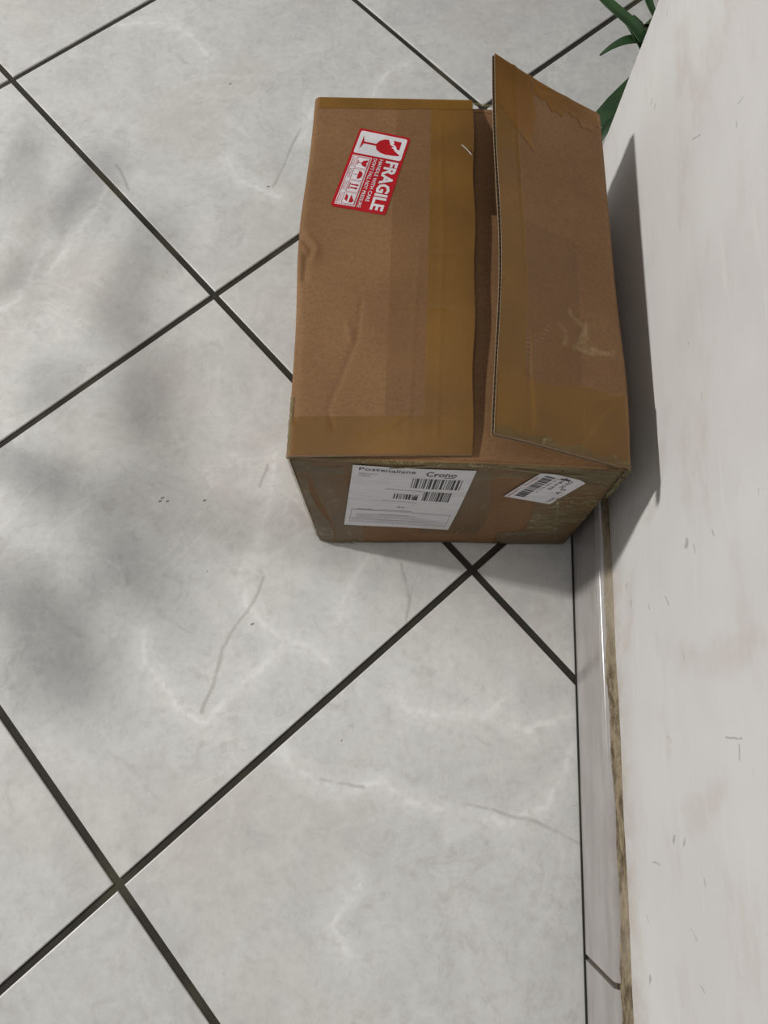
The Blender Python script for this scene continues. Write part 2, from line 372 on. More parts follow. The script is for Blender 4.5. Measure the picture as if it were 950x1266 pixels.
# ------------------------------------------------------------------ wall with free corner, skirting
wm = MB()
def wallsurf(u, v): return Vector((XW, -2.2 + u * (YC + 2.2), 0.0 + v * 5.6))
wv = [(XW, -2.2, 0.0), (XW, YC - 0.006, 0.0), (XW + 0.006, YC, 0.0), (2.4, YC, 0.0), (2.4, -2.2, 0.0)]
H = 5.6; vs = wv + [(x, y, H) for x, y, _ in wv]
wm.add(vs, [[k, k + 5, (k + 1) % 5 + 5, (k + 1) % 5] for k in range(5)] + [[9, 8, 7, 6, 5], [0, 1, 2, 3, 4]])
wall = tag(wm.build('wall_right', M_wall), kind='structure')
def skirt(y0, y1):
    mb = MB(); h = 0.186; r = 0.012
    prof = [(0.004, 0.004), (0.0, 0.007), (0.0, h - r)] + [(r - r * math.cos(a), h - r + r * math.sin(a)) for a in [k * math.pi / 2 / 6 for k in range(1, 7)]] + [(XW - 0.001, h + 0.0005), (XW - 0.001, 0.004)]
    n = len(prof); vs = [(x, y, z) for y in (y0, y1) for x, z in prof]
    mb.add(vs, [[k, k + n, (k + 1) % n + n, (k + 1) % n] for k in range(n)], 0, False)
    for f in range(2, 9): mb.sm[f] = True
    mb.add(vs, [list(range(n)), [n + k for k in range(n)][::-1]])
    return mb
M_joint = mat_plain('brown_joint_grout', (84, 72, 62), 0.85)
base = MB(); box(base, 0.0058, XW - 0.0005, -2.2, YC - 0.004, 0.0002, 0.1795)
bb = tag(base.build('baseboard_right', M_joint), kind='structure')
# grout bed of the skirting: recessed in the joints
joints = [-2.2, -1.361, -0.361, 0.639, YC - 0.002]
for a, b in zip(joints[:-1], joints[1:]):
    skirt(a + 0.0052, b - 0.0052).build('tile', M_skirt, bb)
jb = MB(); box(jb, -0.0028, 0.0060, -2.2, YC - 0.004, 0.0001, 0.0042); jb.build('floor_joint', M_grout, bb)
cm = MB(); ny = 420; vs = []; npz = 6
for k in range(ny + 1):
    y = -2.2 + (YC - 0.01 + 2.2) * k / ny
    wdt = 0.0165 + 0.0022 * math.sin(y * 9.1) + 0.0014 * math.sin(y * 37 + 1) + random.uniform(-0.0008, 0.0008) + (0.004 if y < -0.2 else 0.0) * min(1, (-0.2 - y) * 3 if y < -0.2 else 0)
    for q in range(npz + 1):
        s = q / npz; x = XW + 0.0006 - wdt * (1 - s)
        z = 0.1855 + 0.0015 + (0.0085 + 0.002 * math.sin(y * 21)) * s ** 2.2 + random.uniform(-0.0006, 0.0006)
        if q == 0: z = 0.185
        vs.append((x, y, z))
cm.add(vs, grid_faces(ny, npz, flip=True), 0, True)
tag(cm.build('sealant_strip', M_caulk, bb))

# ------------------------------------------------------------------ cardboard box
BT = dict(FL=(-0.603, 0.463), FR=(-0.014, 0.492), BR=(-0.036, 1.262), BL=(-0.630, 1.258))
TP = dict(FL=(-0.6225, 0.4765), FR=(-0.0370, 0.4875), BR=(-0.0530, 1.2680), BL=(-0.6400, 1.2640))
ZT = 0.4935
carton = empty('cardboard_box', (-0.32, 0.87, 0))
tag(carton, 'brown cardboard parcel box on the floor against the wall, one top flap lifted', 'box')
def lerp(a, b, t): return a + (b - a) * t
def g(x, c, w): return math.exp(-((x - c) / w) ** 2)
def bulge(edge, s, z):
    k = z / ZT; m = 4 * s * (1 - s); b = 0.0
    if edge == 0: b = 0.004 * m * math.sin(math.pi * k) + 0.0015 * math.sin(9 * s + 5 * k) * m
    if edge == 1: b = 0.008 * g(s, 0.18, 0.2) * k ** 3 * min(1, s * 14) + 0.002 * m
    if edge == 2: b = 0.004 * m * k
    if edge == 3: b = 0.010 * g(s, 0.42, 0.2) * k ** 3 - 0.002 * m * (1 - k)
    return b
ORD = ['FL', 'FR', 'BR', 'BL']
def face_pt(edge, s, z):
    k = z / ZT; a, b = ORD[edge], ORD[(edge + 1) % 4]
    p0 = Vector((lerp(BT[a][0], TP[a][0], k), lerp(BT[a][1], TP[a][1], k), z)); p1 = Vector((lerp(BT[b][0], TP[b][0], k), lerp(BT[b][1], TP[b][1], k), z))
    d = (p1 - p0).normalized(); n = Vector((d.y, -d.x, 0)); p = p0.lerp(p1, s) + n * bulge(edge, s, z)
    # rounded vertical corners
    L = (p1 - p0).length; r = 0.010 + 0.006 * (1 - k) ** 2; dd = min(s, 1 - s) * L
    if dd < r: p -= n * (r - math.sqrt(max(r * r - (r - dd) ** 2, 0))) * 0.8
    # soft bottom edge
    if z < 0.014: p -= n * 0.010 * (1 - z / 0.014) ** 2
    return p, n
body = MB(); ns = 40; zs = [0.001, 0.004, 0.008, 0.014] + [0.014 + (ZT - 0.014) * k / 24 for k in range(1, 25)]
loop = [(e, s) for e in range(4) for s in sorted(set([0.002, 0.006, 0.012, 0.02] + [k / ns for k in range(1, ns)] + [0.98, 0.988, 0.994, 0.998]))]
outer = []; inner = []
for z in zs:
    for e, s in loop:
        p, n = face_pt(e, s, z); outer.append(p); q = p - n * 0.009
        cx = Vector((-0.32, 0.87, z)); dv = (cx - q); q = q + Vector((0.004 if dv.x > 0 else -0.004, 0.004 if dv.y > 0 else -0.004, 0)) * (1 if min(s, 1 - s) < 0.015 else 0); inner.append(Vector((q.x, q.y, max(z, 0.010))))
NL = len(loop); NZ = len(zs); N = NL * NZ; fs = []; 
for k in range(NZ - 1):
    for i in range(NL):
        j = (i + 1) % NL
        fs.append([k * NL + i, k * NL + j, (k + 1) * NL + j, (k + 1) * NL + i]); fs.append([N + k * NL + i, N + (k + 1) * NL + i, N + (k + 1) * NL + j, N + k * NL + j])
body.add(outer + inner, fs, 0, True)
top = (NZ - 1) * NL
body.add([outer[top + i] for i in range(NL)] + [inner[top + i] for i in range(NL)], [[i, (i + 1) % NL, NL + (i + 1) % NL, NL + i] for i in range(NL)])
body.add([outer[i] for i in range(NL)], [list(range(NL))[::-1]]); body.add([inner[i] for i in range(NL)], [list(range(NL))])
body = body.build('box_body', M_kraft, carton)

def front(u, w):      # front wall, u left->right, w bottom->top
    return face_pt(0, u, 0.001 + w * (ZT - 0.001))[0]
def right_wall(u, w): return face_pt(1, u, 0.001 + w * (ZT - 0.001))[0]
def left_wall(u, w): return face_pt(3, 1 - u, 0.001 + w * (ZT - 0.001))[0]

# creases: list of polylines with depth, evaluated as small ridges
def mkcreases(lst, z):
    return [([Zp(x, y, z) for x, y in pts], h, w) for pts, h, w in lst]
def crease(cs, p):
    t = 0.0
    for pts, h, w in cs:
        best = 9
        for a, b in zip(pts[:-1], pts[1:]):
            dx, dy = b.x - a.x, b.y - a.y; L2 = dx * dx + dy * dy
            k = min(1, max(0, ((p.x - a.x) * dx + (p.y - a.y) * dy) / L2))
            d = math.hypot(p.x - a.x - dx * k, p.y - a.y - dy * k)
            if d < best: best = d
        if best < 3 * w: t += h * math.exp(-(best / w) ** 2)
    return t
ZL = 0.5055
CL = mkcreases([([(371, 290), (378, 298), (385, 307), (383, 314)], -0.0060, 0.0070), ([(372, 305), (378, 318), (376, 345)], -0.0050, 0.0060), ([(380, 292), (391, 306), (389, 318)], 0.0032, 0.0060),
                ([(390, 317), (470, 316), (565, 314)], -0.0013, 0.0035), ([(372, 376), (460, 378), (560, 383)], -0.0010, 0.0040), ([(447, 372), (442, 420), (425, 460), (406, 505), (412, 528)], -0.0016, 0.0045),
                ([(505, 512), (475, 535), (440, 548)], 0.0012, 0.004), ([(385, 130), (379, 200), (372, 290)], -0.0012, 0.004), ([(371, 400), (369, 425), (364, 520)], -0.0022, 0.005), ([(520, 300), (512, 400), (505, 540)], 0.0006, 0.004),
                ([(545, 150), (548, 300), (540, 540)], 0.0005, 0.003), ([(430, 400), (434, 420)], 0.0018, 0.006)], ZL)
LF = dict(h0=Vector((-0.6225, 0.4740, 0)), h1=Vector((-0.6405, 1.2660, 0)), f0=Vector((-0.3060, 0.4950, 0)), f1=Vector((-0.3165, 1.2800, 0)))
def round_hinge(d, r=0.012): return -(r - math.sqrt(max(r * r - (r - d) ** 2, 0))) if d < r else 0.0
def left_flap(s, t):
    h = LF['h0'].lerp(LF['h1'], t); f = LF['f0'].lerp(LF['f1'], t)
    out = 0.010 * g(1 - t, 0.42, 0.2) * (1 - s) ** 3
    p = h.lerp(f, s); p.x -= out; p.x += 0.0016 * math.sin(t * 23) * s ** 8 + 0.004 * g(t, 0.5, 0.3) * s ** 4
    z = ZL + 0.003 * math.sin(math.pi * s) * math.sin(math.pi * t) + round_hinge(s * 0.316) + 0.002 * s * g(t, 0.25, 0.2) - 0.0035 * (1 - t) ** 8
    p.z = z; p.z += crease(CL, p); return p
us = [0, 0.004, 0.010, 0.018, 0.028, 0.040] + [0.04 + 0.96 * k / 84 for k in range(1, 85)]
fl = MB(); solid(fl, left_flap, 0, 0, 0.0065, 0, 0.0, us=us, vs=[j / 200 for j in range(201)], edge_mi=1)
flapL = fl.build('flap', [M_kraft, M_flute], carton); tag(flapL, 'flat closed left top flap')

# right flap raised
CR_scuff = [[Vector((0, 0, 0))]]
H0 = Vector((-0.0370, 0.4860, 0.4985)); H1 = Vector((-0.0530, 1.2680, 0.4985)); F0 = Vector((-0.2866, 0.4890, 0.6115)); F1 = Vector((-0.2905, 1.2690, 0.6190))
def rflap_plane(s, t):
    h = H0.lerp(H1, t); f = F0.lerp(F1, t); h = h + Vector((0.007 * g(t, 0.18, 0.2), 0, 0)); f = f + Vector((0.013 * g(t, 0.42, 0.28), 0, -0.002 * g(t, 0.5, 0.3)))
    p = h.lerp(f, s); d = s * 0.27; r = 0.013
    if d < r: p.z += round_hinge(d, r) * 0.9; p.x += 0.003 * (1 - d / r) ** 2
    p.z -= 0.004 * math.sin(math.pi * s) * (0.3 + t) ; p.z -= 0.006 * g(s, 1, 0.15) * g(t, 0.0, 0.07)
    return p
def onR(px, py):      # photograph point carried onto the raised flap
    n = (F0 - H0).cross(H1 - H0); d = ray(px, py); k = (H0 - CAM).dot(n) / d.dot(n); return CAM + d * k
CRl = [([onR(x, y) for x, y in pts], h, w) for pts, h, w in (
    ([(635, 80), (640, 180), (648, 300), (655, 400), (664, 530)], 0.0022, 0.0035), ([(655, 380), (652, 480), (655, 520)], -0.0014, 0.003),
    ([(704, 497), (735, 498), (772, 490)], 0.0018, 0.0035), ([(774, 490), (748, 515), (722, 556)], 0.0020, 0.003), ([(688, 418), (700, 402), (720, 408), (745, 436)], 0.0018, 0.005),
    ([(625, 120), (634, 140)], 0.0016, 0.003), ([(620, 140), (634, 165)], 0.0016, 0.003), ([(620, 165), (634, 190)], 0.0014, 0.003), ([(655, 95), (665, 112), (700, 120), (738, 148)], 0.0016, 0.004), ([(690, 375), (670, 420)], -0.001, 0.003))]
def right_flap(s, t):
    p = rflap_plane(1 - s, t); p.z += crease(CRl, p); return p     # s 0 = free edge, 1 = hinge
rf = MB(); vR = [j / 180 for j in range(181)]; uR = [k / 64 * 0.95 for k in range(65)] + [0.962, 0.975, 0.987, 1.0]
M_kraftR = mat_kraft('kraft_scuffed', marks=[
    ([[onR(690, 402), onR(697, 410)], [onR(703, 385), onR(716, 402)], [onR(724, 403), onR(716, 425), onR(710, 432)], [onR(722, 425), onR(742, 437), onR(757, 438)], [onR(712, 430), onR(735, 438)], [onR(697, 425), onR(700, 418)], [onR(722, 412), onR(724, 430)], [onR(716, 420), onR(732, 434)]], 0.0040, 0.75, (160, 138, 104)),
    ([[onR(704, 496), onR(735, 499), onR(772, 490)], [onR(774, 490), onR(748, 515), onR(722, 556)], [onR(762, 540), onR(776, 545)]], 0.0010, 0.8, (186, 160, 112)),
    ([[onR(655, 97), onR(664, 101)], [onR(635, 80), onR(642, 200), onR(650, 320)]], 0.0010, 0.5, (176, 144, 90)), ([[onR(650, 320), onR(657, 420), onR(665, 530)]], 0.0012, 0.45, (168, 140, 92)),
    ([[onR(716, 472), onR(722, 478)], [onR(725, 500), onR(728, 505)]], 0.0018, 0.35, (150, 126, 92))])
solid(rf, right_flap, 0, 0, 0.0011, 0, 0.0, us=uR, vs=vR, edge_mi=1)
solid(rf, right_flap, 0, 0, 0.0011, 0, -0.0075, us=uR, vs=vR, edge_mi=1)
flapR = rf.build('flap', [M_kraftR, M_flute], carton); tag(flapR, 'raised right top flap with creased tape')
# corrugation between the two liners
cg = MB(); NF = 84; m = NF * 8; vsl = []
for i in range(5):
    s = 0.0015 + 0.94 * i / 4
    for k in range(m + 1):
        t = k / m; p = rflap_plane(1 - s, t); n = snormal(right_flap, s, t)
        p = p + Vector((0, 0, crease(CRl, p)))
        vsl.append(p + n * (-0.0043 + 0.0031 * math.sin(2 * math.pi * NF * t)))
cg.add(vsl, grid_faces(4, m), 0, True)
cg.build('corrugation', M_flute, flapR)

# inner (minor) flaps
def front_inner(s, t):     # s across x, t from the front edge back
    x = lerp(-0.600, -0.052, s) - 0.012 * t; y = lerp(lerp(0.4785, 0.4885, s), lerp(1.008, 1.010, s), t)
    d = t * 0.52; z = lerp(0.4968, 0.4895, min(1, t * 1.3)) + round_hinge(d, 0.010) * 0.9 + 0.0015 * math.sin(s * 7) * t
    return Vector((x, y, z))
fi = MB(); solid(fi, front_inner, 30, 0, 0.0065, 0, us=None, vs=[0, 0.003, 0.007, 0.012, 0.018, 0.025] + [0.025 + 0.975 * k / 30 for k in range(1, 31)], edge_mi=1)
tag(fi.build('flap', [M_inner, M_flute], carton), 'short front flap tucked under the long ones')
def back_inner(s, t):
    x = lerp(-0.622, -0.070, s); y = lerp(1.2655, 0.955, t); d = t * 0.31
    return Vector((x, y, 0.4955 - 0.014 * min(1, d / 0.05) + round_hinge(d, 0.010)))
bi = MB(); solid(bi, lambda s, t: back_inner(1 - s, t), 20, 0, 0.0065, 0, vs=[0, 0.005, 0.012, 0.02, 0.03] + [0.03 + 0.97 * k / 20 for k in range(1, 21)], edge_mi=1)
tag(bi.build('flap', [M_inner, M_flute], carton), 'short back flap tucked under the long ones')

# ------------------------------------------------------------------ tape
def wav(a, f, amp): return lambda u, v, i, j: (u + (amp * math.sin(j * f) if 0 < i < 1 or i in (0, 1) else 0) * a[0], v + amp * math.sin(i * f) * a[1])
def tape(parent, surf, u0, u1, v0, v1, mat, off=0.0008, nu=12, nv=60, edge=None, name='parcel_tape'):
    mb = MB(); sheet(mb, surf, u0, u1, v0, v1, nu, nv, off, 0, edge); return mb.build(name, mat, parent)
tape(flapL, left_flap, 0.735, 0.998, 0.002, 0.998, M_amber, 0.0007, 24, 200)
tape(flapL, left_flap, 0.02, 0.998, 0.003, 0.092, M_amber, 0.0010, 90, 20)
tape(flapL, left_flap, 0.03, 0.60, 0.962, 0.997, M_amber, 0.0010, 60, 10)
tape(flapL, left_flap, 0.60, 0.998, 0.965, 0.997, M_amber, 0.0014, 60, 10)
tape(flapL, left_flap, 0.52, 0.735, 0.002, 0.99, M_clear_top, 0.0006, 20, 160)
tape(flapR, right_flap, 0.003, 0.20, 0.003, 0.995, M_amber, 0.0006, 20, 180)
tape(flapR, right_flap, 0.0035, 0.34, 0.80, 0.996, M_amber2, 0.0009, 24, 40, edge=lambda u, v, i, j: (u - 0.02 * (i > 0.99) * math.sin(j * 9), v + (0.05 - 0.09 * i) * (1 - j)))
tape(flapR, right_flap, 0.34, 0.97, 0.935, 0.996, M_amber2, 0.0011, 50, 12, edge=lambda u, v, i, j: (u, v + (0.012 * math.sin(i * 14) + 0.006 * math.sin(i * 41)) * (1 - j)))
tape(flapR, right_flap, 0.01, 0.985, 0.004, 0.130, M_amber, 0.0013, 60, 20, edge=lambda u, v, i, j: (u, v + (0.05 * i + 0.006 * math.sin(i * 12)) * j))
tape(flapR, right_flap, 0.20, 0.62, 0.002, 0.55, M_clear_top, 0.0010, 30, 90, edge=lambda u, v, i, j: (u + 0.04 * j * i, v))
tape(flapR, right_flap, 0.0, 1.0, 0.000, 0.016, M_clear, 0.0017, 80, 4, edge=lambda u, v, i, j: (u, v + 0.006 * math.sin(i * 23) * j))
# front wall: creased clear tape
tape(body, front, 0.0, 1.0, 0.86, 0.998, M_clear, 0.0010, 90, 14, edge=lambda u, v, i, j: (u, v + (0.020 * math.sin(i * 11) + 0.012 * math.sin(i * 31)) * (1 - j)))
tape(body, front, 0.06, 0.17, 0.004, 0.93, M_clearV, 0.0016, 14, 50, edge=lambda u, v, i, j: (u + 0.012 * (1 - j) + 0.01 * math.sin(j * 5), v))
tape(body, front, 0.0, 0.055, 0.0, 0.98, M_clear, 0.0018, 8, 40, edge=lambda u, v, i, j: (u + 0.02 * i * math.sin(j * 7), v))
tape(body, front, 0.40, 0.62, 0.18, 0.93, M_clearV, 0.0008, 20, 50, edge=lambda u, v, i, j: (u + 0.02 * math.sin(j * 4), v))
tape(body, front, 0.80, 1.0, 0.20, 0.99, M_clear, 0.0018, 20, 50, edge=lambda u, v, i, j: (u - (1 - j) * (1 - i) * 0.02 + 0.012 * math.sin(j * 8) * (1 - i), v))
tape(body, front, 0.70, 0.99, 0.01, 0.22, M_clearV, 0.0014, 30, 14, edge=lambda u, v, i, j: (u, v + 0.02 * math.sin(i * 6) * j))
tape(body, front, 0.03, 0.99, 0.0, 0.035, M_clear, 0.0015, 60, 6)
tape(body, right_wall, 0.0, 0.16, 0.02, 0.98, M_clear, 0.0012, 10, 50)
tape(body, left_wall, 0.86, 1.0, 0.01, 0.98, M_clear, 0.0012, 10, 50)
# loose folded tape ridges along the front top edge and the corners
def ribbon(pts, w, mat, parent, name='tape_fold', seed=1, up=Vector((0, 0, 1)), amp=0.003):
    rnd = random.Random(seed); mb = MB(); vs = []; n = len(pts); steps = 10; P = []
    for k in range(n - 1):
        for q in range(steps): P.append(pts[k].lerp(pts[k + 1], q / steps))
    P.append(pts[-1]); nw = 3
    for i, p in enumerate(P):
        d = (P[min(i + 1, len(P) - 1)] - P[max(i - 1, 0)]).normalized(); side = d.cross(up).normalized(); nn = side.cross(d).normalized()
        ww = w * (0.75 + 0.5 * rnd.random())
        for q in range(nw + 1):
            s = q / nw - 0.5
            vs.append(p + side * s * ww + nn * (amp * rnd.uniform(-0.2, 0.5) * (1 if q in (1, 2) else 0.3)))
    mb.add(vs, grid_faces(len(P) - 1, nw), 0, True); return mb.build(name, mat, parent)
fp = lambda u, w, o: front(u, w) + snormal(front, u, w) * o
M_edge = mat_tape('milky_tape_edge', (142, 128, 84), 0.55, 0.3, 0.6, (186, 172, 128), (1, 1, 1), 0.3)
ribbon([fp(u, 0.995, 0.002) + Vector((0, 0.0005, 0.001)) for u in (0.002, 0.2, 0.4, 0.6, 0.8, 0.998)], 0.0075, M_edge, body, seed=2, up=Vector((0, -1, 0.6)), amp=0.003)
ribbon([fp(u, 0.962 - 0.03 * math.sin(u * 9), 0.0028) for u in (0.3, 0.45, 0.6, 0.75, 0.9)], 0.006, M_edge, body, seed=3, up=Vector((0, -1, 0)), amp=0.003)
ribbon([fp(0.995, w, 0.003) for w in (1.0, 0.95, 0.9, 0.84, 0.78, 0.72)], 0.020, M_edge, body, seed=4, up=Vector((0.7, -0.7, 0)), amp=0.014)
ribbon([fp(0.80 + 0.15 * (1 - w), w, 0.003) for w in (0.7, 0.5, 0.3, 0.1)], 0.005, M_edge, body, seed=5, up=Vector((0, -1, 0)), amp=0.003)
ribbon([fp(0.005, w, 0.003) for w in (0.995, 0.8, 0.6, 0.4, 0.2, 0.08)], 0.010, M_edge, body, seed=6, up=Vector((-0.7, -0.7, 0)), amp=0.004)
ribbon([fp(u, w, 0.003) for u, w in ((0.0, 0.06), (0.03, 0.03), (0.08, 0.015), (0.14, 0.012))], 0.010, M_edge, body, seed=7, up=Vector((0, -1, 0)), amp=0.004)
ribbon([left_flap(0.012, t) + Vector((0, 0, 0.002)) for t in (0.005, 0.05, 0.10, 0.14)], 0.006, M_edge, flapL, seed=8, amp=0.003)
ribbon([Vector((TP['BL'][0] + 0.02, 1.272, 0.497)), Vector((-0.46, 1.276, 0.499)), Vector((-0.30, 1.279, 0.497)), Vector((-0.24, 1.276, 0.492)), Vector((-0.07, 1.272, 0.494))], 0.008, M_edge, body, seed=9, amp=0.002)
ribbon([Zp(571, 179, 0.514), Zp(577, 184, 0.512), Zp(584, 192, 0.508)], 0.0022, M_white, flapL, 'tape_shred', seed=10)
# small torn paper nicks along the free edge of the left flap
for k, t in enumerate((0.03, 0.21, 0.40, 0.62, 0.70, 0.84)):
    b = left_flap(1.0, t); ribbon([b + Vector((-0.001, 0, -0.002)), b + Vector((0.0022, 0.003, -0.002))], 0.0018, M_kraft, flapL, 'paper_nick', seed=20 + k)

# ------------------------------------------------------------------ print: text and flat shapes carried onto a surface
def text_tris(body_txt, bold=0.0):
    cu = bpy.data.curves.new('t', 'FONT'); cu.body = body_txt; cu.offset = bold; cu.resolution_u = 2; cu.size = 1
    o = bpy.data.objects.new('t', cu); col.objects.link(o)
    bpy.context.view_layer.update()
    me = bpy.data.meshes.new_from_object(o.evaluated_get(bpy.context.evaluated_depsgraph_get()))
    vs = [v.co.copy() for v in me.vertices]; fs = [list(p.vertices) for p in me.polygons]
    bpy.data.objects.remove(o); bpy.data.curves.remove(cu); bpy.data.meshes.remove(me)
    return vs, fs
class Sheet:
    """flat print in label coordinates (a 0..1 across, b 0..1 up) mapped by fn(a, b, lift)"""
    def __init__(s, fn): s.fn = fn; s.mb = MB(); s.k = 1
    def quad(s, pts, mi, lay=1, sub=1):
        s.mb.add([s.fn(a, b, lay) for a, b in pts], [list(range(len(pts)))], mi)
    def rect(s, a0, b0, a1, b1, mi, lay=1): s.quad([(a0, b0), (a1, b0), (a1, b1), (a0, b1)], mi, lay)
    def frame(s, a0, b0, a1, b1, wa, wb, mi, lay=1):
        s.rect(a0, b0, a1, b0 + wb, mi, lay); s.rect(a0, b1 - wb, a1, b1, mi, lay); s.rect(a0, b0, a0 + wa, b1, mi, lay); s.rect(a1 - wa, b0, a1, b1, mi, lay)
    def base(s, n=12, m=12, mi=0, rc=0.0):
        s.mb.add([s.fn(i / n, j / m, 0) for i in range(n + 1) for j in range(m + 1)], grid_faces(n, m), mi, True)
    def text(s, txt, a0, b0, a1, b1, mi, bold=0.0, lay=1, rot=0):
        vs, fs = text_tris(txt, bold)
        if not vs: return
        x0 = min(v.x for v in vs); x1 = max(v.x for v in vs); y0 = min(v.y for v in vs); y1 = max(v.y for v in vs)
        out = []
        for v in vs:
            p = (v.x - x0) / (x1 - x0); q = (v.y - y0) / (y1 - y0)
            if rot: p, q = 1 - q, p
            out.append(s.fn(a0 + (a1 - a0) * p, b0 + (b1 - b0) * q, lay))
        s.mb.add(out, fs, mi)
    def bars(s, a0, b0, a1, b1, mi, seed, n=40, lay=1, along='a'):
        rnd = random.Random(seed); x = 0; 
        L = []
        while x < n:
            w = rnd.choice((1, 1, 2, 3)); gp = rnd.choice((1, 1, 2)); L.append((x, min(x + w, n))); x += w + gp
        for p, q in L:
            if along == 'a': s.rect(a0 + (a1 - a0) * p / n, b0, a0 + (a1 - a0) * q / n, b1, mi, lay)
            else: s.rect(a0, b0 + (b1 - b0) * p / n, a1, b0 + (b1 - b0) * q / n, mi, lay)

# red fragile sticker on the left flap; a = reading direction, b = up
SP = [Zp(445.5, 158, ZL + 0.002), Zp(408.5, 254.5, ZL + 0.002), Zp(476.5, 267, ZL + 0.002), Zp(508, 171, ZL + 0.002)]   # (0,0) (1,0) (1,1) (0,1)
def on_left_flap(p):
    s = 0.5; t = (p.y - 0.48) / 0.79
    for _ in range(6):
        q = left_flap(s, t); s += (p.x - q.x) / 0.318; t += (p.y - q.y) / 0.787
    return left_flap(min(max(s, 0), 1), min(max(t, 0), 1))
def stk(a, b, lay):
    p = SP[0].lerp(SP[1], a).lerp(SP[3].lerp(SP[2], a), b); q = on_left_flap(p); return Vector((q.x, q.y, q.z + 0.0010 + 0.00022 * lay))
sh = Sheet(stk)
# body of the sticker, rounded corners
def rr(a0, b0, a1, b1, ra, rb, n=5):
    pts = []
    for cx, cy, st in ((a1 - ra, b0 + rb, -90), (a1 - ra, b1 - rb, 0), (a0 + ra, b1 - rb, 90), (a0 + ra, b0 + rb, 180)):
        for k in range(n + 1):
            an = math.radians(st + 90 * k / n); pts.append((cx + ra * math.cos(an), cy + rb * math.sin(an)))
    return pts
sh.quad(rr(0, 0, 1, 1, 0.025, 0.05), 0, 0)
sh.quad(rr(0.028, 0.045, 0.318, 0.955, 0.02, 0.04), 1, 1)
# wine glass, upright in the panel (panel spans a .028-.318, b .045-.955)
A = lambda x: 0.173 + x * 0.125; B = lambda y: 0.045 + y * 0.91
sh.quad([(A(-0.70), B(0.09)), (A(0.70), B(0.09)), (A(0.10), B(0.14)), (A(-0.10), B(0.14))], 0, 2)
sh.quad([(A(-0.10), B(0.12)), (A(0.10), B(0.12)), (A(0.09), B(0.42)), (A(-0.09), B(0.42))], 0, 2)
bowl = [(-0.09, 0.40), (0.09, 0.40), (0.45, 0.44), (0.70, 0.53), (0.80, 0.64), (0.78, 0.78), (0.70, 0.93), (0.58, 0.93), (0.40, 0.86), (0.22, 0.80), (0.08, 0.78), (0.0, 0.72), (-0.14, 0.77), (-0.28, 0.68), (-0.50, 0.66), (-0.76, 0.62), (-0.70, 0.53), (-0.45, 0.44)]
sh.quad([(A(x), B(y)) for x, y in bowl], 0, 2)
sh.quad([(A(x), B(y)) for x, y in ((-0.76, 0.72), (-0.52, 0.76), (-0.40, 0.74), (-0.26, 0.80), (-0.10, 0.83), (0.05, 0.84), (0.12, 0.90), (-0.74, 0.90))], 0, 2)
sh.text('FRAGILE', 0.345, 0.690, 0.965, 0.935, 1, 0.035)
sh.text('HANDLE WITH CARE', 0.345, 0.570, 0.880, 0.640, 1, 0.012)
sh.text("DON'T FALL NOT PRESSURE", 0.345, 0.460, 0.965, 0.530, 1, 0.012)
sh.rect(0.345, 0.055, 0.965, 0.425, 1, 1); sh.frame(0.353, 0.070, 0.957, 0.410, 0.004, 0.010, 0, 2)
for k in range(4):
    a = 0.362 + k * 0.1485; b0 = 0.165
    sh.frame(a, b0, a + 0.138, 0.395, 0.004, 0.008, 0, 2); sh.rect(a, 0.085, a + 0.138, 0.150, 1, 2)
    for q, bb2 in enumerate((0.135, 0.105)): sh.text(('FRAGILE', 'THIS SIDE')[q] if k != 1 else ('KEEP', 'DRY')[q], a + 0.012, bb2 - 0.015, a + 0.126, bb2 + 0.006, 0, 0, 3)
    c = a + 0.069
    if k == 0:
        sh.quad([(c - 0.045, 0.37), (c - 0.02, 0.37), (c, 0.35), (c + 0.01, 0.37), (c + 0.045, 0.37), (c + 0.03, 0.29), (c + 0.006, 0.27), (c - 0.006, 0.27), (c - 0.03, 0.29)], 0, 3)
        sh.rect(c - 0.005, 0.20, c + 0.005, 0.28, 0, 3); sh.rect(c - 0.03, 0.19, c + 0.03, 0.20, 0, 3)
    if k == 1:
        sh.quad([(c + 0.05 * math.cos(x), 0.28 + 0.08 * math.sin(x)) for x in [math.pi * q / 10 for q in range(11)]], 0, 3); sh.rect(c - 0.003, 0.20, c + 0.003, 0.29, 0, 3)
    if k == 2:
        for d in (-0.028, 0.012): sh.rect(c + d, 0.22, c + d + 0.016, 0.32, 0, 3); sh.quad([(c + d - 0.008, 0.32), (c + d + 0.024, 0.32), (c + d + 0.008, 0.37)], 0, 3)
        sh.rect(c - 0.045, 0.19, c + 0.045, 0.205, 0, 3)
    if k == 3:
        sh.quad([(c - 0.05, 0.30), (c - 0.01, 0.33), (c + 0.02, 0.37), (c + 0.045, 0.35), (c + 0.05, 0.29), (c, 0.29)], 0, 3); sh.quad([(c - 0.05, 0.20), (c - 0.02, 0.25), (c + 0.04, 0.25), (c + 0.02, 0.20)], 0, 3)
stick = sh.mb.build('fragile_sticker', [M_red, M_white], flapL); tag(stick, 'red and white fragile sticker')

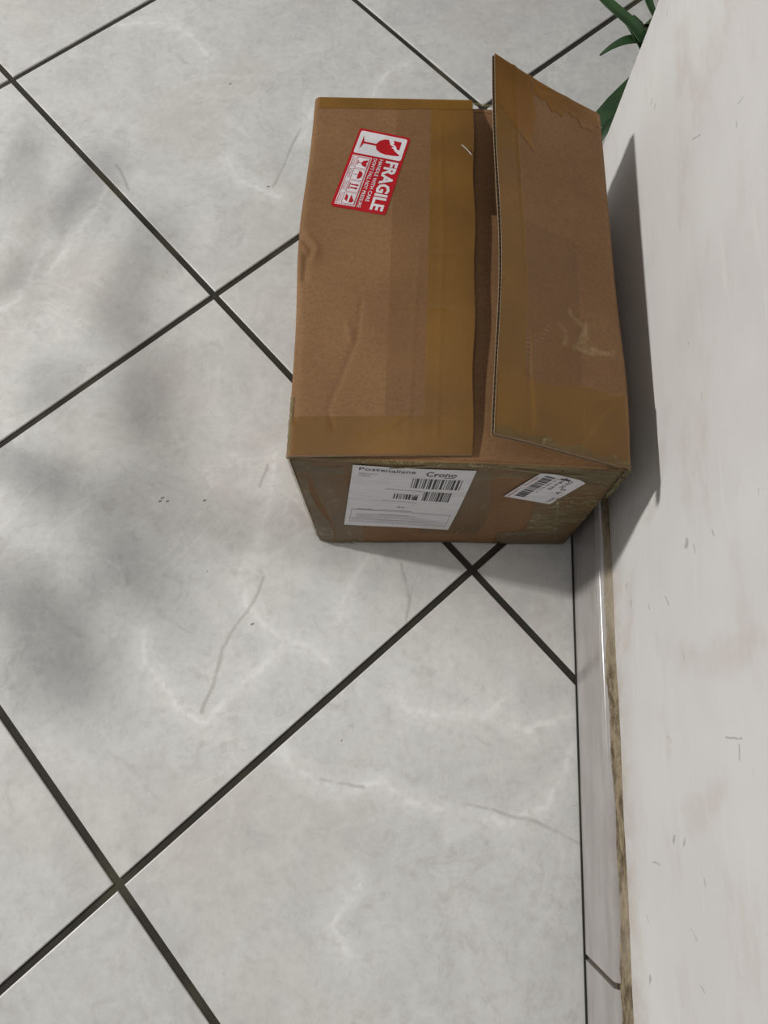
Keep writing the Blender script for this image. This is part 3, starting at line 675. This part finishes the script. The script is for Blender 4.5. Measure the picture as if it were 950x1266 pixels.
# labels on the front wall
def on_front(p):
    s = (p.x + 0.62) / 0.59; w = p.z / ZT
    for _ in range(6):
        q = front(min(max(s, 0), 1), min(max(w, 0), 1)); s += (p.x - q.x) / 0.588; w += (p.z - q.z) / ZT
    s = min(max(s, 0), 1); w = min(max(w, 0), 1); return front(s, w), snormal(front, s, w)
def label_fn(c):
    def fn(a, b, lay):
        p = c[0].lerp(c[1], a).lerp(c[3].lerp(c[2], a), b); q, n = on_front(p); return q + n * (0.0022 + 0.0003 * lay)
    return fn
c1 = [Yp(425.5, 648.5, 0.466), Yp(554, 657, 0.471), Yp(589.5, 583.5, 0.478), Yp(436.5, 575, 0.475)]
fn1 = label_fn(c1); L1 = Sheet(fn1); L1.base(20, 24)
# (a, b) measured: b up
L1.text('Poste', 0.055, 0.935, 0.270, 0.975, 1, 0.010); L1.text('italiane', 0.275, 0.930, 0.520, 0.972, 1, 0.004)
L1.text('Crono', 0.605, 0.905, 0.860, 0.965, 1, 0.015); L1.rect(0.76, 0.893, 0.85, 0.899, 1, 1)
L1.text('POSTA PACCO', 0.06, 0.885, 0.215, 0.902, 2); L1.text('ITALIA', 0.06, 0.858, 0.16, 0.875, 2)
L1.bars(0.510, 0.735, 0.925, 0.872, 1, 3, 60)
L1.bars(0.390, 0.545, 0.600, 0.630, 1, 5, 34); L1.bars(0.640, 0.545, 0.885, 0.690, 1, 8, 34); L1.rect(0.560, 0.545, 0.600, 0.600, 1, 2)
for b in (0.690, 0.500, 0.330, 0.245): L1.rect(0.30, b, 0.56 + 0.1 * b, b + 0.005, 2)
L1.rect(0.055, 0.310, 0.30, 0.316, 2); L1.text('DESTINATARIO', 0.10, 0.322, 0.24, 0.338, 1); L1.text('20', 0.44, 0.39, 0.52, 0.41, 1)
for k in range(3): L1.text('SPEDIZIONE NAZIONALE PRIORITARIA', 0.10, 0.170 + 0.028 * k, 0.86 - 0.1 * k, 0.182 + 0.028 * k, 2)
L1.frame(0.045, 0.075, 0.955, 0.315, 0.004, 0.004, 2)
L1.text('LETTERA DI VETTURA PER USO INTERNO CONSERVARE', 0.06, 0.095, 0.93, 0.107, 2); L1.text('TERMINI E CONDIZIONI DI TRASPORTO', 0.06, 0.120, 0.80, 0.132, 2); L1.rect(0.06, 0.145, 0.94, 0.149, 2)
tag(L1.mb.build('shipping_label', [M_paper, M_ink, M_inkg], body), 'large white printed shipping label')

# small tilted barcode label near the right edge: a from lower left to upper right (long side), b across
c2 = [Yp(680, 625, 0.480), Yp(728, 597, 0.482), Yp(672.5, 584, 0.482), Yp(623, 614, 0.478)]
fn2 = label_fn(c2); L2 = Sheet(fn2); n2 = 14
L2.mb.add([fn2(i / 16 * (1 - 0.07 * max(0, 1 - 3.5 * min(j, 10 - j) / 10) ** 2 * (i / 16) ** 4), j / 10, 0) for i in range(17) for j in range(11)], grid_faces(16, 10), 0, True)
L2.text('PRIORITY', 0.04, 0.91, 0.40, 0.96, 3, 0.01); L2.text('TRACKED', 0.45, 0.91, 0.80, 0.96, 3, 0.01)
L2.bars(0.10, 0.64, 0.90, 0.85, 1, 12, 64)
L2.text('0 318 002 475', 0.34, 0.555, 0.90, 0.595, 1); L2.text('SDA 47 BO 18', 0.50, 0.40, 0.96, 0.48, 1, 0.006)
L2.text('20 KG', 0.62, 0.24, 0.90, 0.33, 1, 0.006); L2.rect(0.88, 0.32, 0.93, 0.54, 1); L2.text('A S', 0.40, 0.14, 0.62, 0.24, 1, 0.006)
L2.text('ITALIA', 0.06, 0.07, 0.26, 0.15, 2, 0.01)
tag(L2.mb.build('barcode_label', [M_paper, M_ink, M_inkg, M_pink], body), 'small tilted white barcode label')

# ------------------------------------------------------------------ plants
def leaf(pts, widths, parent, name='leaf', fold=0.25, mat=None, up=Vector((0, 0, 1)), n=18, th=0.002):
    pts = [Vector(p) for p in pts]; m = len(pts) - 1
    def cr(t):
        x = min(t * m, m - 1e-6); i = int(x); f = x - i
        p0, p1, p2, p3 = pts[max(i - 1, 0)], pts[i], pts[i + 1], pts[min(i + 2, m)]
        return 0.5 * ((2 * p1) + (p2 - p0) * f + (2 * p0 - 5 * p1 + 4 * p2 - p3) * f * f + (3 * p1 - p0 - 3 * p2 + p3) * f ** 3)
    def wd(t):
        x = min(t * m, m - 1e-6); i = int(x); return lerp(widths[i], widths[i + 1], x - i)
    def surf(u, v):
        p = cr(v); d = (cr(min(v + 0.01, 1)) - cr(max(v - 0.01, 0))).normalized(); side = d.cross(up).normalized(); nn = side.cross(d).normalized()
        s = u - 0.5; return p + side * s * wd(v) + nn * abs(s) * 2 * wd(v) * fold * 0.5
    mb = MB(); solid(mb, surf, 6, n, th); return mb.build(name, mat or M_leaf, parent)
def pot(parent, x, y, r, h):
    mb = MB(); n = 32; prof = [(0.7 * r, 0.0), (0.95 * r, h * 0.85), (1.05 * r, h * 0.85), (1.07 * r, h), (0.97 * r, h), (0.93 * r, h * 0.86), (0.0, h * 0.86)]
    vs = [(x + q * math.cos(2 * math.pi * k / n), y + q * math.sin(2 * math.pi * k / n), z) for q, z in prof for k in range(n)]
    fs = [[i * n + k, i * n + (k + 1) % n, (i + 1) * n + (k + 1) % n, (i + 1) * n + k] for i in range(len(prof) - 1) for k in range(n)] + [list(range(n))[::-1]]
    mb.add(vs, fs, 0, True); mb.build('pot', M_pot, parent)
    s = MB(); s.add([(x + 0.94 * r * math.cos(2 * math.pi * k / n), y + 0.94 * r * math.sin(2 * math.pi * k / n), h * 0.88) for k in range(n)], [list(range(n))]); s.build('soil', M_soil, parent)
def stem(parent, pts, r):
    mb = MB(); n = 8; vs = []
    for i, p in enumerate(pts):
        p = Vector(p); rr_ = r * (1 - 0.4 * i / len(pts))
        vs += [p + Vector((rr_ * math.cos(2 * math.pi * k / n), rr_ * math.sin(2 * math.pi * k / n), 0)) for k in range(n)]
    mb.add(vs, [[i * n + k, i * n + (k + 1) % n, (i + 1) * n + (k + 1) % n, (i + 1) * n + k] for i in range(len(pts) - 1) for k in range(n)], 0, True); mb.build('stem', M_stem, parent)

px, py = 0.50, 2.12
plant = empty('potted_plant', (px, py, 0)); tag(plant, 'strap-leaved green plant behind the far corner of the wall', 'plant')
pot(plant, px, py, 0.15, 0.22)
crown = Zp(789, 44, 0.42); stem(plant, [(px, py, 0.18), (lerp(px, crown.x, 0.5), lerp(py, crown.y, 0.35), 0.32), (crown.x + 0.015, crown.y, 0.44)], 0.016)
leaf([Zp(797, 48, 0.42), Zp(781, 29, 0.425), Zp(755, 6, 0.43), Zp(716, -30, 0.42)], [0.034, 0.031, 0.029, 0.010], plant, fold=0.2)
leaf([Zp(795, 48, 0.40), Zp(775, 50, 0.405), Zp(758, 57, 0.40), Zp(742, 68, 0.39)], [0.030, 0.024, 0.014, 0.002], plant, fold=0.2)
leaf([Zp(778, 22, 0.415), Zp(783, 34, 0.41), Zp(789, 46, 0.40), Zp(795, 62, 0.38)], [0.022, 0.040, 0.042, 0.020], plant, fold=0.5)
leaf([Zp(835, 65, 0.24), Zp(795, 95, 0.24), Zp(760, 128, 0.22), Zp(718, 172, 0.18)], [0.044, 0.046, 0.046, 0.03], plant, fold=0.12)
leaf([Zp(800, 80, 0.12), Zp(770, 128, 0.11), Zp(750, 158, 0.09), Zp(738, 180, 0.06)], [0.026, 0.026, 0.024, 0.012], plant, fold=0.2)
leaf([Zp(815, 28, 0.36), Zp(804, 5, 0.37), Zp(801, -14, 0.37), Zp(795, -60, 0.33)], [0.012, 0.018, 0.024, 0.004], plant, fold=0.2)
leaf([Vector((px, py, 0.22)), Vector((px + 0.15, py + 0.12, 0.5)), Vector((px + 0.4, py + 0.2, 0.55)), Vector((px + 0.6, py + 0.3, 0.40))], [0.03, 0.045, 0.04, 0.005], plant)
leaf([Vector((px, py, 0.22)), Vector((px - 0.02, py + 0.2, 0.5)), Vector((px + 0.0, py + 0.45, 0.55)), Vector((px + 0.05, py + 0.65, 0.40))], [0.03, 0.045, 0.04, 0.005], plant)

# leafy plant standing to the left of the view, between the lamp and the floor: its leaves throw the soft blotches
shade = empty('leafy_plant', (-3.1, 0.95, 0)); tag(shade, 'broad-leaved potted plant standing left of the view, shading the floor', 'plant')
pot(shade, -3.1, 0.95, 0.17, 0.26)
tips = []
blobs = [(30, 195, 80, 34), (115, 232, 90, 40), (185, 300, 80, 44), (60, 262, 70, 30), (150, 385, 60, 40), (30, 345, 50, 26), (180, 480, 70, 54), (190, 560, 80, 74), (150, 675, 90, 80), (50, 600, 46, 36), (10, 740, 60, 60), (75, 775, 100, 60),
         (110, 840, 80, 40), (200, 760, 50, 40), (20, 830, 60, 40), (60, 480, 40, 30), (250, 660, 40, 50)]
XS = -2.8
stempt = [Vector((-3.1, 0.95, 0.2)), Vector((-3.02, 0.90, 0.7)), Vector((-2.96, 0.88, 1.15)), Vector((-2.9, 0.85, 1.65))]
stem(shade, stempt, 0.018)
for k, (bx, by, bw, bh) in enumerate(blobs):
    q = Zp(bx, by); f = (XS + random.uniform(-0.15, 0.15) - q.x) / (LAMP.x - q.x); c = q.lerp(LAMP, f)
    sx = bw / 620 * (1 - f); sy = bh / 620 * (1 - f)
    L = 1.5 * sx + 0.05; dirv = Vector((0.25, random.choice((-1, 1)) * 0.2 + (1 if c.y > 0.86 else -1) * 0.8, -0.15)).normalized()
    ax = random.uniform(0.8, 1.2); w = max(sy * 1.5, 0.05) * ax
    leaf([c - dirv * L * 0.6, c - dirv * L * 0.2, c + dirv * L * 0.2, c + dirv * L * 0.6], [0.012, w, w * 0.9, 0.004], shade, fold=0.1, up=Vector((0.85, 0, 0.5)), n=10)
    root = min(stempt, key=lambda p: abs(p.z - (c.z - 0.1)))
    e = c - dirv * L * 0.6; mb = MB(); n = 5; vs = []
    for i in range(6):
        t = i / 5; p = root.lerp(e, t) + Vector((0, 0, 0.05 * math.sin(math.pi * t)))
        vs += [p + Vector((0.0035 * math.cos(2 * math.pi * j / n), 0, 0.0035 * math.sin(2 * math.pi * j / n))) for j in range(n)]
    mb.add(vs, [[i * n + j, i * n + (j + 1) % n, (i + 1) * n + (j + 1) % n, (i + 1) * n + j] for i in range(5) for j in range(n)], 0, True); mb.build('leaf_stalk', M_stem, shade)
